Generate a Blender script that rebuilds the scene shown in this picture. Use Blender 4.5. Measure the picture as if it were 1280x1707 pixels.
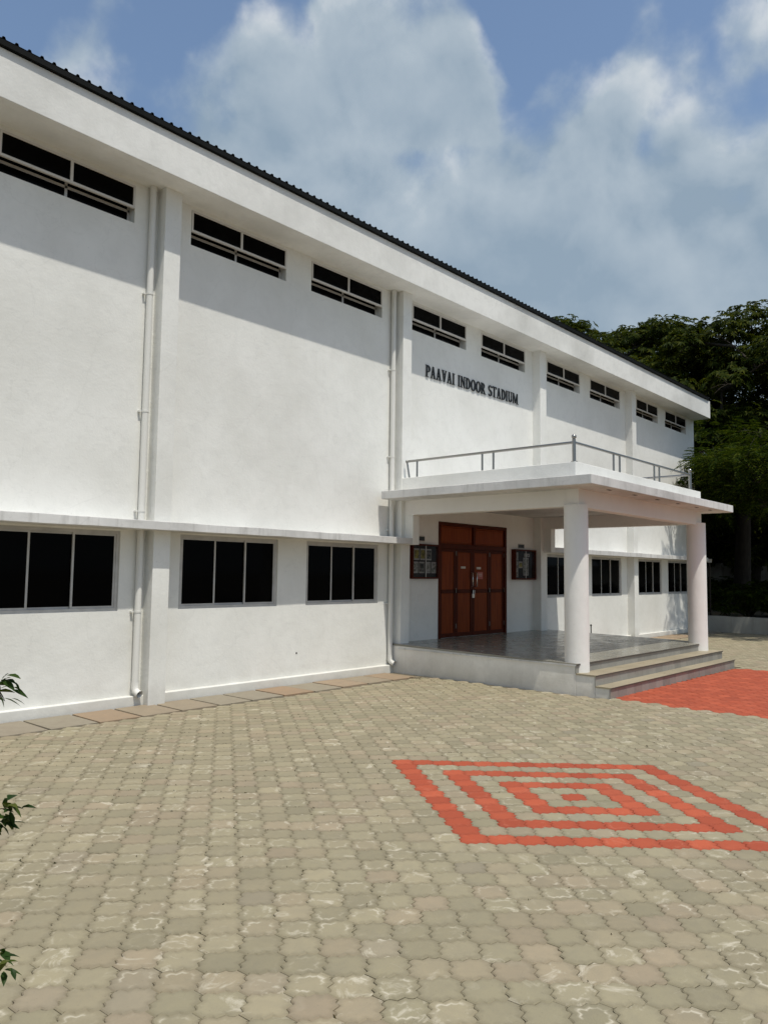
import bpy, bmesh, math, random
import numpy as np
from mathutils import Vector, Matrix, Quaternion
R = math.radians
random.seed(7); rng = np.random.default_rng(7)
for o in list(bpy.data.objects): bpy.data.objects.remove(o)
sc = bpy.context.scene; col = sc.collection

# ------------------------------------------------------------------ camera
CAM = Vector((0, -9.9514, 1.9)); F = 1271.5063
RT = Vector((0.66711822, -0.74484866, 0.01239954)); UP = Vector((-0.06811452, -0.04441434, 0.99668841)); FW = Vector((0.74183131, 0.66575359, 0.08036462))
cd = bpy.data.cameras.new('camera'); cam = bpy.data.objects.new('camera', cd); col.objects.link(cam)
cd.sensor_fit = 'HORIZONTAL'; cd.sensor_width = 36; cd.lens = 36*F/1280; cd.clip_start = .05; cd.clip_end = 3000
M = Matrix((RT, UP, -FW)).transposed().to_4x4(); M.translation = CAM; cam.matrix_world = M
sc.camera = cam
def px(w):
    d = Vector(w)-CAM; z = d.dot(FW)
    if z < .1: return None
    return 640+F*d.dot(RT)/z, 853.5-F*d.dot(UP)/z, z

# ------------------------------------------------------------------ light
SUN = Vector((-.286, -1, 2.59)).normalized()
sl = bpy.data.lights.new('sun', 'SUN'); so = bpy.data.objects.new('sun', sl); col.objects.link(so)
sl.energy = 3.5; sl.angle = R(.55); sl.color = (1, .95, .845)
so.rotation_mode = 'QUATERNION'; so.rotation_quaternion = SUN.to_track_quat('Z', 'Y'); so.location = (0, -20, 40)
sc.view_settings.view_transform = 'Standard'; sc.view_settings.look = 'None'; sc.view_settings.gamma = 1
sc.view_settings.exposure = 0.06
w = bpy.data.worlds.new('World'); sc.world = w; w.use_nodes = True
nt = w.node_tree; N = nt.nodes; L = nt.links; N.clear()
def nd(t, **k):
    n = N.new(t)
    for a, b in k.items():
        if a.startswith('i_'): n.inputs[a[2:].replace('_', ' ')].default_value = b
        else: setattr(n, a, b)
    return n
sky = nd('ShaderNodeTexSky', sky_type='NISHITA', sun_disc=False, sun_elevation=math.asin(SUN.z), sun_rotation=R(196), altitude=100, air_density=1.3, dust_density=1.2, ozone_density=1.6)
tc = nd('ShaderNodeTexCoord')
sep = nd('ShaderNodeSeparateXYZ'); L.new(tc.outputs['Generated'], sep.inputs[0])
def mth(op, a, b=None, c=None, clamp=False):
    n = N.new('ShaderNodeMath'); n.operation = op; n.use_clamp = clamp
    for i, v in enumerate((a, b, c)):
        if v is None: continue
        if isinstance(v, (int, float)): n.inputs[i].default_value = v
        else: L.new(v, n.inputs[i])
    return n.outputs[0]
def noise(vec, scale, detail=6, rough=.55, dist=0.):
    n = nd('ShaderNodeTexNoise'); n.inputs['Scale'].default_value = scale; n.inputs['Detail'].default_value = detail
    n.inputs['Roughness'].default_value = rough; n.inputs['Distortion'].default_value = dist
    L.new(vec, n.inputs['Vector']); return n.outputs['Fac']
def vadd(v, off):
    n = nd('ShaderNodeVectorMath', operation='ADD'); L.new(v, n.inputs[0]); n.inputs[1].default_value = off; return n.outputs[0]
G = tc.outputs['Generated']
wn = nd('ShaderNodeTexNoise'); wn.inputs['Scale'].default_value = 6.; wn.inputs['Detail'].default_value = 6; L.new(G, wn.inputs['Vector'])
ws = nd('ShaderNodeVectorMath', operation='MULTIPLY_ADD'); L.new(wn.outputs['Color'], ws.inputs[0]); ws.inputs[1].default_value = (.16, .16, .16); L.new(vadd(G, (-.08, -.08, -.08)), ws.inputs[2]); wz = nd('ShaderNodeVectorMath', operation='NORMALIZE'); L.new(ws.outputs[0], wz.inputs[0]); GW_ = wz.outputs[0]
def blob(d, r):      # one cumulus tower, a direction and an angular size
    n = nd('ShaderNodeVectorMath', operation='DOT_PRODUCT'); L.new(GW_, n.inputs[0]); n.inputs[1].default_value = d
    mr = nd('ShaderNodeMapRange', interpolation_type='SMOOTHSTEP'); L.new(n.outputs['Value'], mr.inputs[0])
    mr.inputs[1].default_value = math.cos(R(r)); mr.inputs[2].default_value = 1.; return mr.outputs[0]
deck = mth('MULTIPLY', mth('SUBTRACT', .540, sep.outputs['Z']), 4.2)
bias = deck
for d, r, a in [((.622, .512, .592), 7.5, 1.05), ((.54, .62, .565), 5.5, .35), ((.747, .36, .555), 6, .5), ((.79, .20, .58), 5, .55), ((.362, .731, .578), 4., .38), ((.46, .66, .60), 7.5, -.5), ((.50, .675, .535), 6, .5), ((.27, .77, .57), 6, -.55), ((.70, .405, .59), 6, -.60)]:
    bias = mth('ADD', bias, mth('MULTIPLY', blob(Vector(d).normalized(), r), a))
def field(v):       # billowing cloud density
    a = noise(vadd(v, (3.1, .7, 0)), 3.4, 3, .5, .2); b_ = noise(vadd(v, (.3, 5.2, 1.4)), 8.0, 9, .53, .15)
    return mth('ADD', mth('MULTIPLY', mth('SUBTRACT', a, .5), 2.0), mth('MULTIPLY', mth('SUBTRACT', b_, .5), 1.7))
fA = field(G); fB = field(vadd(G, tuple(SUN*.035)))
dens = mth('ADD', fA, bias)
cr = nd('ShaderNodeMapRange', interpolation_type='SMOOTHSTEP'); L.new(dens, cr.inputs[0]); cr.inputs[1].default_value = -.12; cr.inputs[2].default_value = .45
cover = mth('MULTIPLY', cr.outputs[0], .94)
lit = mth('MULTIPLY', mth('MULTIPLY', mth('SUBTRACT', fA, fB), 1.05), mth('SUBTRACT', 1.1, mth('MINIMUM', mth('MULTIPLY', mth('MAXIMUM', dens, 0.), .6), .75)))             # sunlit upper edges, shaded bases
thin = mth('MULTIPLY', mth('SUBTRACT', .55, mth('MINIMUM', mth('MAXIMUM', dens, 0.), 1.1)), .20)
n3 = mth('MULTIPLY', mth('SUBTRACT', noise(vadd(G, (9., 2.2, 4.)), 3.6, 5, .55, .4), .5), .55)
ramp = nd('ShaderNodeValToRGB'); L.new(mth('ADD', mth('ADD', mth('ADD', lit, thin), n3), .35), ramp.inputs[0])
ramp.color_ramp.elements[0].position = .15; ramp.color_ramp.elements[0].color = (.275, .36, .445, 1)
ramp.color_ramp.elements[1].position = .88; ramp.color_ramp.elements[1].color = (.76, .78, .79, 1)
e_ = ramp.color_ramp.elements.new(.5); e_.color = (.42, .495, .56, 1)
bg1 = nd('ShaderNodeBackground'); L.new(sky.outputs[0], bg1.inputs[0]); bg1.inputs[1].default_value = .122
bg2 = nd('ShaderNodeBackground'); L.new(ramp.outputs[0], bg2.inputs[0]); bg2.inputs[1].default_value = 1.0
mx = nd('ShaderNodeMixShader'); L.new(cover, mx.inputs[0]); L.new(bg1.outputs[0], mx.inputs[1]); L.new(bg2.outputs[0], mx.inputs[2])
wo = nd('ShaderNodeOutputWorld'); L.new(mx.outputs[0], wo.inputs[0])

# ------------------------------------------------------------------ materials
def mat(name, fn, **bs):
    global N, L
    m = bpy.data.materials.new(name); m.use_nodes = True; t = m.node_tree; N = t.nodes; L = t.links
    b = N['Principled BSDF']
    for k, v in bs.items(): b.inputs[k.replace('_', ' ')].default_value = v
    if fn: fn(b)
    return m
def obj_co(): return nd('ShaderNodeNewGeometry').outputs['Position']
def scl(v, s):
    n = nd('ShaderNodeMapping'); n.inputs['Scale'].default_value = s; L.new(v, n.inputs[0]); return n.outputs[0]
def rmp(f, *st):
    n = nd('ShaderNodeValToRGB'); L.new(f, n.inputs[0]); e = n.color_ramp.elements
    while len(e) < len(st): e.new(.5)
    for i, (p, c) in enumerate(st):
        e[i].position = p; e[i].color = (*c, 1) if len(c) == 3 else c
    return n.outputs[0]
def mixc(f, a, b, mode='MIX'):
    n = nd('ShaderNodeMix', data_type='RGBA', blend_type=mode)
    for i, v in ((0, f), (6, a), (7, b)):
        if isinstance(v, (int, float)): n.inputs[i].default_value = v
        elif isinstance(v, tuple): n.inputs[i].default_value = (*v, 1)
        else: L.new(v, n.inputs[i])
    return n.outputs[2]
def bump(b, h, st=.3, dist=.01):
    n = nd('ShaderNodeBump'); n.inputs['Strength'].default_value = st; n.inputs['Distance'].default_value = dist
    L.new(h, n.inputs['Height']); L.new(n.outputs[0], b.inputs['Normal'])
def gray(v): return (v, v, v)
def plaster(base=(.80, .80, .765), dirt=(.60, .595, .55), amt=.45, streak=.10, crack=0., grime=0.):
    def f(b):
        p = obj_co()
        c = mixc(mth('MULTIPLY', rmp(noise(p, .55, 5, .6), (.42, gray(0)), (.75, gray(1))), amt), base, dirt)
        c = mixc(mth('MULTIPLY', rmp(noise(scl(p, (5, 5, .5)), 1.3, 5, .65), (.52, gray(0)), (.8, gray(1))), streak), c, dirt)
        c = mixc(mth('MULTIPLY', rmp(noise(p, 4.5, 6, .7, .6), (.50, gray(0)), (.68, gray(1))), amt*.75), c, tuple(x*.86 for x in base))
        c = mixc(mth('MULTIPLY', rmp(noise(p, 17, 4, .7, .4), (.66, gray(0)), (.72, gray(1))), .22), c, tuple(x*.6 for x in dirt))
        if crack:
            v = nd('ShaderNodeTexVoronoi', feature='DISTANCE_TO_EDGE'); v.inputs['Scale'].default_value = 1.1
            L.new(vadd2(p, noise(p, 3, 4), .9), v.inputs['Vector'])
            c = mixc(mth('MULTIPLY', rmp(v.outputs['Distance'], (.0, gray(1)), (.012, gray(0))), crack), c, (.12, .115, .10))
        if grime:
            z = nd('ShaderNodeSeparateXYZ'); L.new(p, z.inputs[0])
            g = mth('MULTIPLY', rmp(mth('ADD', z.outputs[2], mth('MULTIPLY', noise(p, 3., 5, .65), .5)), (.20, gray(1)), (.62, gray(0))), grime)
            c = mixc(g, c, (.34, .32, .27))
        L.new(c, b.inputs['Base Color'])
        h = mth('ADD', mth('MULTIPLY', noise(p, 2.3, 4, .6), 1.5), mth('MULTIPLY', noise(p, 30, 5, .7), .35))
        bump(b, h, .45, .014)
    return f
def vadd2(v, f, k):
    n = nd('ShaderNodeVectorMath', operation='ADD'); L.new(v, n.inputs[0])
    m2 = nd('ShaderNodeVectorMath', operation='SCALE'); m2.inputs[3].default_value = k; cx = nd('ShaderNodeCombineXYZ')
    L.new(f, cx.inputs[0]); L.new(f, cx.inputs[1]); L.new(f, cx.inputs[2]); L.new(cx.outputs[0], m2.inputs[0]); L.new(m2.outputs[0], n.inputs[1]); return n.outputs[0]
MT = {}
MT['wall'] = mat('white_plaster', plaster(amt=.6, crack=.06, grime=.4), Roughness=.85)
MT['edge'] = mat('weathered_plaster', plaster((.71, .705, .69), (.33, .325, .31), .85, .85, .1), Roughness=.9)
MT['fascia'] = mat('fascia_plaster', plaster((.79, .79, .76), (.50, .50, .47), .85, .15), Roughness=.9)
MT['base'] = mat('platform_plaster', plaster((.84, .82, .765), (.52, .50, .43), .6, .3, .06, .5), Roughness=.9)
MT['col'] = mat('column_plaster', plaster((.80, .785, .755), (.60, .58, .54), .25, .15), Roughness=.85)
MT['pvc'] = mat('white_pvc', None, Base_Color=(.70, .695, .66, 1), Roughness=.6, Specular_IOR_Level=.25)
MT['alu'] = mat('grey_aluminium', lambda b: L.new(rmp(noise(obj_co(), 6, 3), (.3, (.42, .41, .39)), (.7, (.52, .51, .49))), b.inputs['Base Color']), Roughness=.45, Metallic=.15)
MT['aluw'] = mat('pale_window_frame', None, Base_Color=(.62, .60, .57, 1), Roughness=.5)
MT['glass'] = mat('dark_glass', None, Base_Color=(.002, .002, .002, 1), Roughness=.06, Specular_IOR_Level=.03)
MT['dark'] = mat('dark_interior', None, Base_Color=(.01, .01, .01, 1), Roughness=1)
MT['roof'] = mat('dark_roof_sheet', lambda b: L.new(rmp(noise(obj_co(), 3, 4), (.3, (.006, .007, .007)), (.7, (.011, .012, .012))), b.inputs['Base Color']), Roughness=.7, Specular_IOR_Level=.08)
MT['steel'] = mat('stainless_steel', None, Base_Color=(.33, .325, .31, 1), Metallic=1., Roughness=.33)
MT['black'] = mat('black_sign_paint', None, Base_Color=(.012, .012, .012, 1), Roughness=.4)
MT['dhinge'] = mat('dull_hinge', None, Base_Color=(.13, .11, .10, 1), Roughness=.5, Metallic=.3)
MT['chrome'] = mat('handle_metal', None, Base_Color=(.6, .6, .6, 1), Metallic=1., Roughness=.2)
def woodf(b):
    p = obj_co(); g = noise(scl(p, (14, 14, .7)), 2.2, 6, .6, .8)
    L.new(rmp(g, (.25, (.12, .021, .005)), (.5, (.195, .038, .008)), (.8, (.265, .062, .013))), b.inputs['Base Color'])
    bump(b, g, .08, .004)
MT['wood'] = mat('red_brown_wood', woodf, Roughness=.5, Specular_IOR_Level=.12)
def woodframe(b):
    p = obj_co(); g = noise(scl(p, (14, 14, .7)), 2.2, 6, .6, .8)
    L.new(rmp(g, (.25, (.050, .007, .002)), (.8, (.095, .016, .004))), b.inputs['Base Color'])
MT['woodf'] = mat('dark_wood_frame', woodframe, Roughness=.5, Specular_IOR_Level=.12)
def tilef(base, var, rough):
    def f(b):
        p = obj_co(); oi = nd('ShaderNodeObjectInfo')
        c = rmp(noise(p, 22, 6, .75), (.3, tuple(x*.9 for x in base)), (.7, tuple(x*1.1 for x in base)))
        c = mixc(mth('MULTIPLY', rmp(noise(scl(p, (1, 3, 1)), 2.5, 4, .6), (.45, gray(0)), (.75, gray(1))), .35), c, tuple(x*1.25 for x in base))
        hs = nd('ShaderNodeHueSaturation'); L.new(c, hs.inputs['Color']); L.new(mth('ADD', 1-var/2, mth('MULTIPLY', oi.outputs['Random'], var)), hs.inputs['Value'])
        L.new(hs.outputs[0], b.inputs['Base Color'])
        L.new(rmp(noise(p, 5, 4), (.3, gray(rough*.7)), (.7, gray(rough*1.4))), b.inputs['Roughness'])
    return f
MT['floor'] = mat('polished_granite', tilef((.25, .24, .20), .22, .2))
MT['tread'] = mat('stone_tread', tilef((.32, .275, .19), .2, .5))
MT['riser'] = mat('stone_riser', tilef((.24, .235, .215), .3, .4))
MT['nose'] = mat('dark_nosing', None, Base_Color=(.06, .055, .05, 1), Roughness=.5)
MT['soil'] = mat('joint_soil', lambda b: L.new(rmp(noise(obj_co(), 14, 6, .7), (.3, (.10, .085, .055)), (.7, (.21, .18, .125))), b.inputs['Base Color']), Roughness=1)
MT['ground'] = mat('dry_earth', lambda b: L.new(rmp(noise(obj_co(), .8, 8, .7), (.3, (.075, .062, .038)), (.7, (.16, .13, .085))), b.inputs['Base Color']), Roughness=1)
def stonef(b):
    p = obj_co(); oi = nd('ShaderNodeObjectInfo')
    c = rmp(oi.outputs['Random'], (0, (.30, .20, .12)), (.35, (.27, .235, .17)), (.65, (.25, .22, .165)), (1, (.33, .235, .15)))
    c = mixc(mth('MULTIPLY', rmp(noise(p, 5, 6, .7), (.4, gray(0)), (.7, gray(1))), .5), c, (.20, .165, .12))
    c = mixc(rmp(noise(p, 38, 3, .6), (.68, gray(0)), (.74, gray(.7))), c, (.10, .08, .06))
    L.new(c, b.inputs['Base Color']); bump(b, noise(p, 20, 5), .3, .006)
MT['stone'] = mat('paving_slab_stone', stonef, Roughness=.8)
def paverf(red, island):
    def f(b):
        p = obj_co()
        rnd = nd('ShaderNodeNewGeometry').outputs['Random Per Island'] if island else nd('ShaderNodeObjectInfo').outputs['Random']
        at = nd('ShaderNodeAttribute', attribute_name='edge').outputs['Fac']
        r2 = mth('FRACT', mth('MULTIPLY', rnd, 37.7)); r3 = mth('FRACT', mth('MULTIPLY', rnd, 91.3))
        cx = nd('ShaderNodeCombineXYZ'); L.new(mth('MULTIPLY', rnd, 63.), cx.inputs[0]); L.new(mth('MULTIPLY', r2, 41.), cx.inputs[1])
        va = nd('ShaderNodeVectorMath', operation='ADD'); L.new(p, va.inputs[0]); L.new(cx.outputs[0], va.inputs[1]); q = va.outputs[0]
        big = noise(p, .45, 4, .6)
        if red:
            c = rmp(rnd, (0, (.32, .055, .019)), (.5, (.375, .068, .024)), (1, (.42, .086, .034)))
            pale = (.52, .17, .10); k = .5
        else:
            c = rmp(rnd, (0, (.250, .222, .140)), (.3, (.275, .244, .155)), (.6, (.300, .262, .168)), (.82, (.295, .246, .160)), (.95, (.308, .246, .165)), (1, (.258, .232, .162)))
            c = mixc(rmp(big, (.35, gray(0)), (.65, gray(.35))), c, (.282, .234, .150))
            pale = (.52, .475, .37); k = .95
        c = mixc(mth('MULTIPLY', rmp(noise(q, 7, 5, .65, .5), (.4, gray(0)), (.7, gray(1))), .35), c, tuple(x*.78 for x in ((.40, .070, .030) if red else (.26, .232, .165))))
        hsv = nd('ShaderNodeHueSaturation'); L.new(c, hsv.inputs['Color']); L.new(mth('ADD', .88 if not red else .90, mth('MULTIPLY', r3, .20 if not red else .18)), hsv.inputs['Value']); c = hsv.outputs[0]
        rimn = mth('ADD', at, mth('MULTIPLY', mth('SUBTRACT', noise(q, 12, 4, .6), .5), .35))
        c = mixc(rmp(rimn, (.70, gray(0)), (.98, gray(.27 if not red else .4))), c, (.125, .105, .066) if not red else (.24, .045, .018))
        n = noise(q, 6.5, 3, .55, .4); e2 = mth('ADD', at, mth('MULTIPLY', mth('SUBTRACT', n, .5), .55))
        ring = rmp(e2, (.56, gray(0)), (.68, gray(1)), (.74, gray(.35)), (.86, gray(0)))
        brk = rmp(noise(q, 9, 3, .6), (.46, gray(0)), (.60, gray(1)))
        sel = rmp(r2, (.58, gray(0)), (.92, gray(1)))
        patch = mth('MULTIPLY', rmp(noise(q, 5, 6, .7, 1.2), (.56, gray(0)), (.66, gray(1))), rmp(r3, (.45, gray(.12)), (.9, gray(1))))
        fz = mth('MULTIPLY', mth('MAXIMUM', mth('MULTIPLY', mth('MULTIPLY', ring, brk), sel), mth('MULTIPLY', patch, .75)), k)
        c = mixc(fz, c, pale)
        c = mixc(mth('MULTIPLY', rmp(noise(p, 60, 3, .6), (.62, gray(0)), (.72, gray(1))), .25), c, (.12, .10, .07))
        L.new(c, b.inputs['Base Color'])
        bump(b, mth('ADD', noise(p, 55, 5, .7), mth('MULTIPLY', noise(p, 9, 3), .8)), .22, .006)
    return f
MT['paver'] = mat('grey_concrete_paver', paverf(False, False), Roughness=.85)
MT['pavers'] = mat('grey_concrete_pavers', paverf(False, True), Roughness=.85)
MT['redp'] = mat('red_painted_paver', paverf(True, False), Roughness=.8)
MT['redps'] = mat('red_painted_pavers', paverf(True, True), Roughness=.8)
def leafm(name, c0, c1, c2, tr=.35, rough=.5):
    m = bpy.data.materials.new(name); m.use_nodes = True
    global N, L
    N = m.node_tree.nodes; L = m.node_tree.links; b = N['Principled BSDF']
    g = nd('ShaderNodeNewGeometry'); c = rmp(g.outputs['Random Per Island'], (0, c0), (.6, c1), (1, c2))
    L.new(c, b.inputs['Base Color']); b.inputs['Roughness'].default_value = rough; b.inputs['Specular IOR Level'].default_value = .04
    t = nd('ShaderNodeBsdfTranslucent'); L.new(mixc(1., c, (1.3, 1.25, .5), 'MULTIPLY'), t.inputs[0])
    ms = nd('ShaderNodeMixShader'); ms.inputs[0].default_value = tr; L.new(b.outputs[0], ms.inputs[1]); L.new(t.outputs[0], ms.inputs[2])
    L.new(ms.outputs[0], N['Material Output'].inputs[0]); return m
MT['leafA'] = leafm('broad_leaves', (.018, .030, .006), (.038, .054, .009), (.088, .095, .014))
MT['leafB'] = leafm('feathery_leaves', (.012, .024, .004), (.030, .052, .007), (.085, .105, .013))
MT['leafC'] = leafm('shrub_leaves', (.018, .040, .012), (.030, .060, .014), (.085, .100, .022), .25, .35)
MT['weed'] = leafm('weed_leaves', (.025, .028, .010), (.04, .042, .014), (.09, .07, .03))
MT['bark'] = mat('bark', lambda b: L.new(rmp(noise(scl(obj_co(), (6, 6, 1.2)), 2, 6, .7), (.3, (.020, .016, .011)), (.7, (.05, .041, .03))), b.inputs['Base Color']), Roughness=1)
MT['twig'] = mat('green_brown_twig', None, Base_Color=(.05, .045, .02, 1), Roughness=.8)
MT['litter'] = mat('dry_leaf', lambda b: L.new(rmp(nd('ShaderNodeNewGeometry').outputs['Random Per Island'], (0, (.03, .022, .012)), (1, (.12, .085, .04))), b.inputs['Base Color']), Roughness=.9)
MT['oldwall'] = mat('mildewed_wall', plaster((.36, .35, .31), (.13, .12, .10), .8, .6, .3, .5), Roughness=.95)
MT['paper'] = mat('printed_paper', lambda b: L.new(rmp(noise(obj_co(), 26, 3, .6), (.40, (.10, .11, .10)), (.50, (.34, .35, .33)), (.62, (.48, .49, .46))), b.inputs['Base Color']), Roughness=.6)
MT['papery'] = mat('yellow_poster', lambda b: L.new(rmp(noise(obj_co(), 22, 3, .6), (.42, (.16, .15, .05)), (.6, (.42, .38, .10))), b.inputs['Base Color']), Roughness=.6)
MT['paperd'] = mat('dark_poster', lambda b: L.new(rmp(noise(obj_co(), 20, 3, .6), (.45, (.03, .035, .035)), (.62, (.22, .23, .22))), b.inputs['Base Color']), Roughness=.6)
MT['papb'] = mat('paper_margin', None, Base_Color=(.46, .46, .45, 1), Roughness=.6)
MT['felt'] = mat('dark_grey_felt', None, Base_Color=(.045, .047, .052, 1), Roughness=.9)
MT['red'] = mat('red_label', None, Base_Color=(.42, .10, .08, 1), Roughness=.5)
MT['pale'] = mat('pale_label', None, Base_Color=(.55, .52, .46, 1), Roughness=.5)

# ------------------------------------------------------------------ mesh helpers
class MB:
    def __init__(s): s.v = []; s.f = []
    def add(s, v, f):
        n = len(s.v); s.v += [tuple(x) for x in v]; s.f += [tuple(i+n for i in q) for q in f]; return s
    def box(s, x0, x1, y0, y1, z0, z1):
        return s.add([(x, y, z) for z in (z0, z1) for y in (y0, y1) for x in (x0, x1)],
                     [(0, 2, 3, 1), (4, 5, 7, 6), (0, 1, 5, 4), (2, 6, 7, 3), (0, 4, 6, 2), (1, 3, 7, 5)])
    def prism(s, poly, a0, a1, axis='z'):   # poly CCW in the plane across the axis
        n = len(poly)
        def P(p, a): return (p[0], p[1], a) if axis == 'z' else ((a, p[0], p[1]) if axis == 'x' else (p[0], a, p[1]))
        v = [P(p, a0) for p in poly]+[P(p, a1) for p in poly]
        f = [tuple(range(n))[::-1], tuple(range(n, 2*n))]+[(i, (i+1) % n, n+(i+1) % n, n+i) for i in range(n)]
        if axis == 'y': f = [q[::-1] for q in f]
        return s.add(v, f)
    def tube(s, pts, r, n=10, caps=True):
        pts = [Vector(p) for p in pts]; rs = r if isinstance(r, (list, tuple)) else [r]*len(pts); v = []; f = []
        t0 = (pts[1]-pts[0]).normalized(); u = t0.orthogonal().normalized()
        for i, p in enumerate(pts):
            t = (pts[min(i+1, len(pts)-1)]-pts[max(i-1, 0)]).normalized()
            u = (u-t*u.dot(t)).normalized(); w_ = t.cross(u)
            for k in range(n):
                a = 2*math.pi*k/n; v.append(p+(u*math.cos(a)+w_*math.sin(a))*rs[i])
        for i in range(len(pts)-1):
            for k in range(n): f.append((i*n+k, i*n+(k+1) % n, (i+1)*n+(k+1) % n, (i+1)*n+k))
        if caps:        # caps get their own vertices so that smooth sides keep true normals
            k0 = len(v); v += v[:n]+v[(len(pts)-1)*n:len(pts)*n]; f += [tuple(range(k0, k0+n))[::-1], tuple(range(k0+n, k0+2*n))]
        return s.add(v, f)
    def ball(s, c, r, n=14):
        v = []; f = []; m = n//2
        for i in range(m+1):
            th = math.pi*i/m
            for k in range(n):
                a = 2*math.pi*k/n; v.append((c[0]+r*math.sin(th)*math.cos(a), c[1]+r*math.sin(th)*math.sin(a), c[2]+r*math.cos(th)))
        for i in range(m):
            for k in range(n): f.append((i*n+k, (i+1)*n+k, (i+1)*n+(k+1) % n, i*n+(k+1) % n))
        return s.add(v, f)
    def build(s, name, m, parent=None, smooth=False, bevel=0, loc=None):
        me = bpy.data.meshes.new(name); me.from_pydata(s.v, [], s.f); me.update()
        me.materials.append(MT[m] if isinstance(m, str) else m)
        me.polygons.foreach_set('use_smooth', [smooth and len(q) <= 4 for q in s.f])
        o = bpy.data.objects.new(name, me); col.objects.link(o)
        if parent: o.parent = parent
        if loc: o.location = loc
        if bevel:
            b = o.modifiers.new('bevel', 'BEVEL'); b.width = bevel; b.segments = 2; b.limit_method = 'ANGLE'; b.angle_limit = R(50)
        return o
def empty(name, loc=(0, 0, 0)):
    o = bpy.data.objects.new(name, None); col.objects.link(o); o.location = loc; o.empty_display_size = .2; return o
def tag(o, label=None, cat=None, group=None, kind=None):
    for k, v in (('label', label), ('category', cat), ('group', group), ('kind', kind)):
        if v: o[k] = v
    return o
def npmesh(name, V, Fq, m, parent=None, attr=None):
    me = bpy.data.meshes.new(name); nv = len(V); nf, k = Fq.shape
    me.vertices.add(nv); me.vertices.foreach_set('co', np.ascontiguousarray(V, np.float32).ravel())
    me.loops.add(nf*k); me.loops.foreach_set('vertex_index', np.ascontiguousarray(Fq, np.int32).ravel())
    me.polygons.add(nf); me.polygons.foreach_set('loop_start', np.arange(0, nf*k, k, dtype=np.int32))
    me.polygons.foreach_set('use_smooth', np.zeros(nf, dtype=bool)); me.update(calc_edges=True); me.validate()
    if attr is not None:
        a = me.attributes.new('edge', 'FLOAT', 'POINT'); a.data.foreach_set('value', np.ascontiguousarray(attr, np.float32))
    me.materials.append(MT[m]); o = bpy.data.objects.new(name, me); col.objects.link(o)
    if parent: o.parent = parent
    return o

# ------------------------------------------------------------------ dimensions recovered from the photograph
PIL = -.2235; FAS = -.60; ZSOF = 7.585; ZFAS = 8.205; CHA = -.436; ZC0, ZC1 = 2.475, 2.597; XEND = 27.88; XBEG = -4.6
PILX = [(.49, .76), (5.922, 6.197), (11.355, 11.625), (16.68, 16.98), (22.13, 22.41)]
GW = [(1.07, 2.99), (3.61, 5.53), (6.507, 8.42), (9.07, 10.94), (17.335, 19.23), (19.82, 21.72), (22.94, 24.76), (25.29, 27.12)]
TW = [(1.07, 2.99), (3.63, 5.55), (6.513, 8.457), (9.05, 10.958), (11.892, 13.805), (14.40, 16.32), (17.386, 19.20), (19.805, 21.76), (22.925, 24.63), (25.23, 27.13)]
GZ = (1.33, 2.45); TZ = (6.965, 7.525); DOOR = (12.83, 15.45); ZD = (.545, 3.02)
XPL, XPR = 11.30, 17.165; Y1, Y2, Y3 = -4.573, -4.327, -3.993; Z1, Z2 = .1727, .3398
def zplat(y): return .545+(.49-.545)*(y/-4.0)

# ------------------------------------------------------------------ ground and paving
bed = MB(); bed.box(-1500, 1500, -1500, 1500, -.6, -.07); g = bed.build('ground', 'ground'); tag(g, kind='structure')
pave = MB(); pave.box(-6, 28.05, -13, .3, -.06, -.016); pv = pave.build('pavement', 'soil'); tag(pv, kind='structure')
W2, H1, H2 = .121, .119, .035; PITCH = .154; C0 = (6.128, -6.688)
UR = [(0, H1), (.013, .1180), (.024, .1130), (.033, .0990), (.038, .0800), (.083, .0740), (.088, .0550), (.097, .0410), (.108, .0360), (W2, H2)]
def outline(lod):
    ur = UR if lod == 0 else [UR[0], UR[2], UR[4], UR[5], UR[7], UR[9]]
    q = [(x, y) for x, y in ur]                                   # top -> right
    q += [(x, -y) for x, y in ur[::-1]]                            # right -> bottom
    q += [(-x, -y) for x, y in ur[1:]]                             # bottom -> left
    q += [(-x, y) for x, y in ur[::-1][:-1]]                       # left -> top
    q = q[::-1]                                                    # counter-clockwise
    return np.array(q)
SK = np.array([[1., -.058], [-.0165, 1.]])
def paver_template(lod):
    o = outline(lod) @ SK.T; n = len(o)
    nrm = np.roll(o, -1, 0)-np.roll(o, 1, 0); nrm = np.stack([nrm[:, 1], -nrm[:, 0]], 1); nrm /= np.linalg.norm(nrm, axis=1)[:, None]
    out = o-nrm*.0011; inn = o-nrm*.0082
    V = np.concatenate([np.c_[out, np.full(n, -.03)], np.c_[out, np.full(n, -.0055)], np.c_[inn, np.zeros(n)], [[0, 0, .0006]]])
    T = []
    for i in range(n):
        j = (i+1) % n
        if lod == 0: T += [(i, j, n+j), (i, n+j, n+i)]
        T += [(n+i, n+j, 2*n+j), (n+i, 2*n+j, 2*n+i), (2*n+i, 2*n+j, 3*n)]
    A = np.r_[np.ones(3*n), 0.]
    return V, np.array(T), A
TPL = [paver_template(0), paver_template(1)]
def in_plat(x, y): return XPL-.10 < x < XPR+.10 and y > Y1-.035
SHRUB = Vector((.30, -7.75, 0))
cells = []
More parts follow.
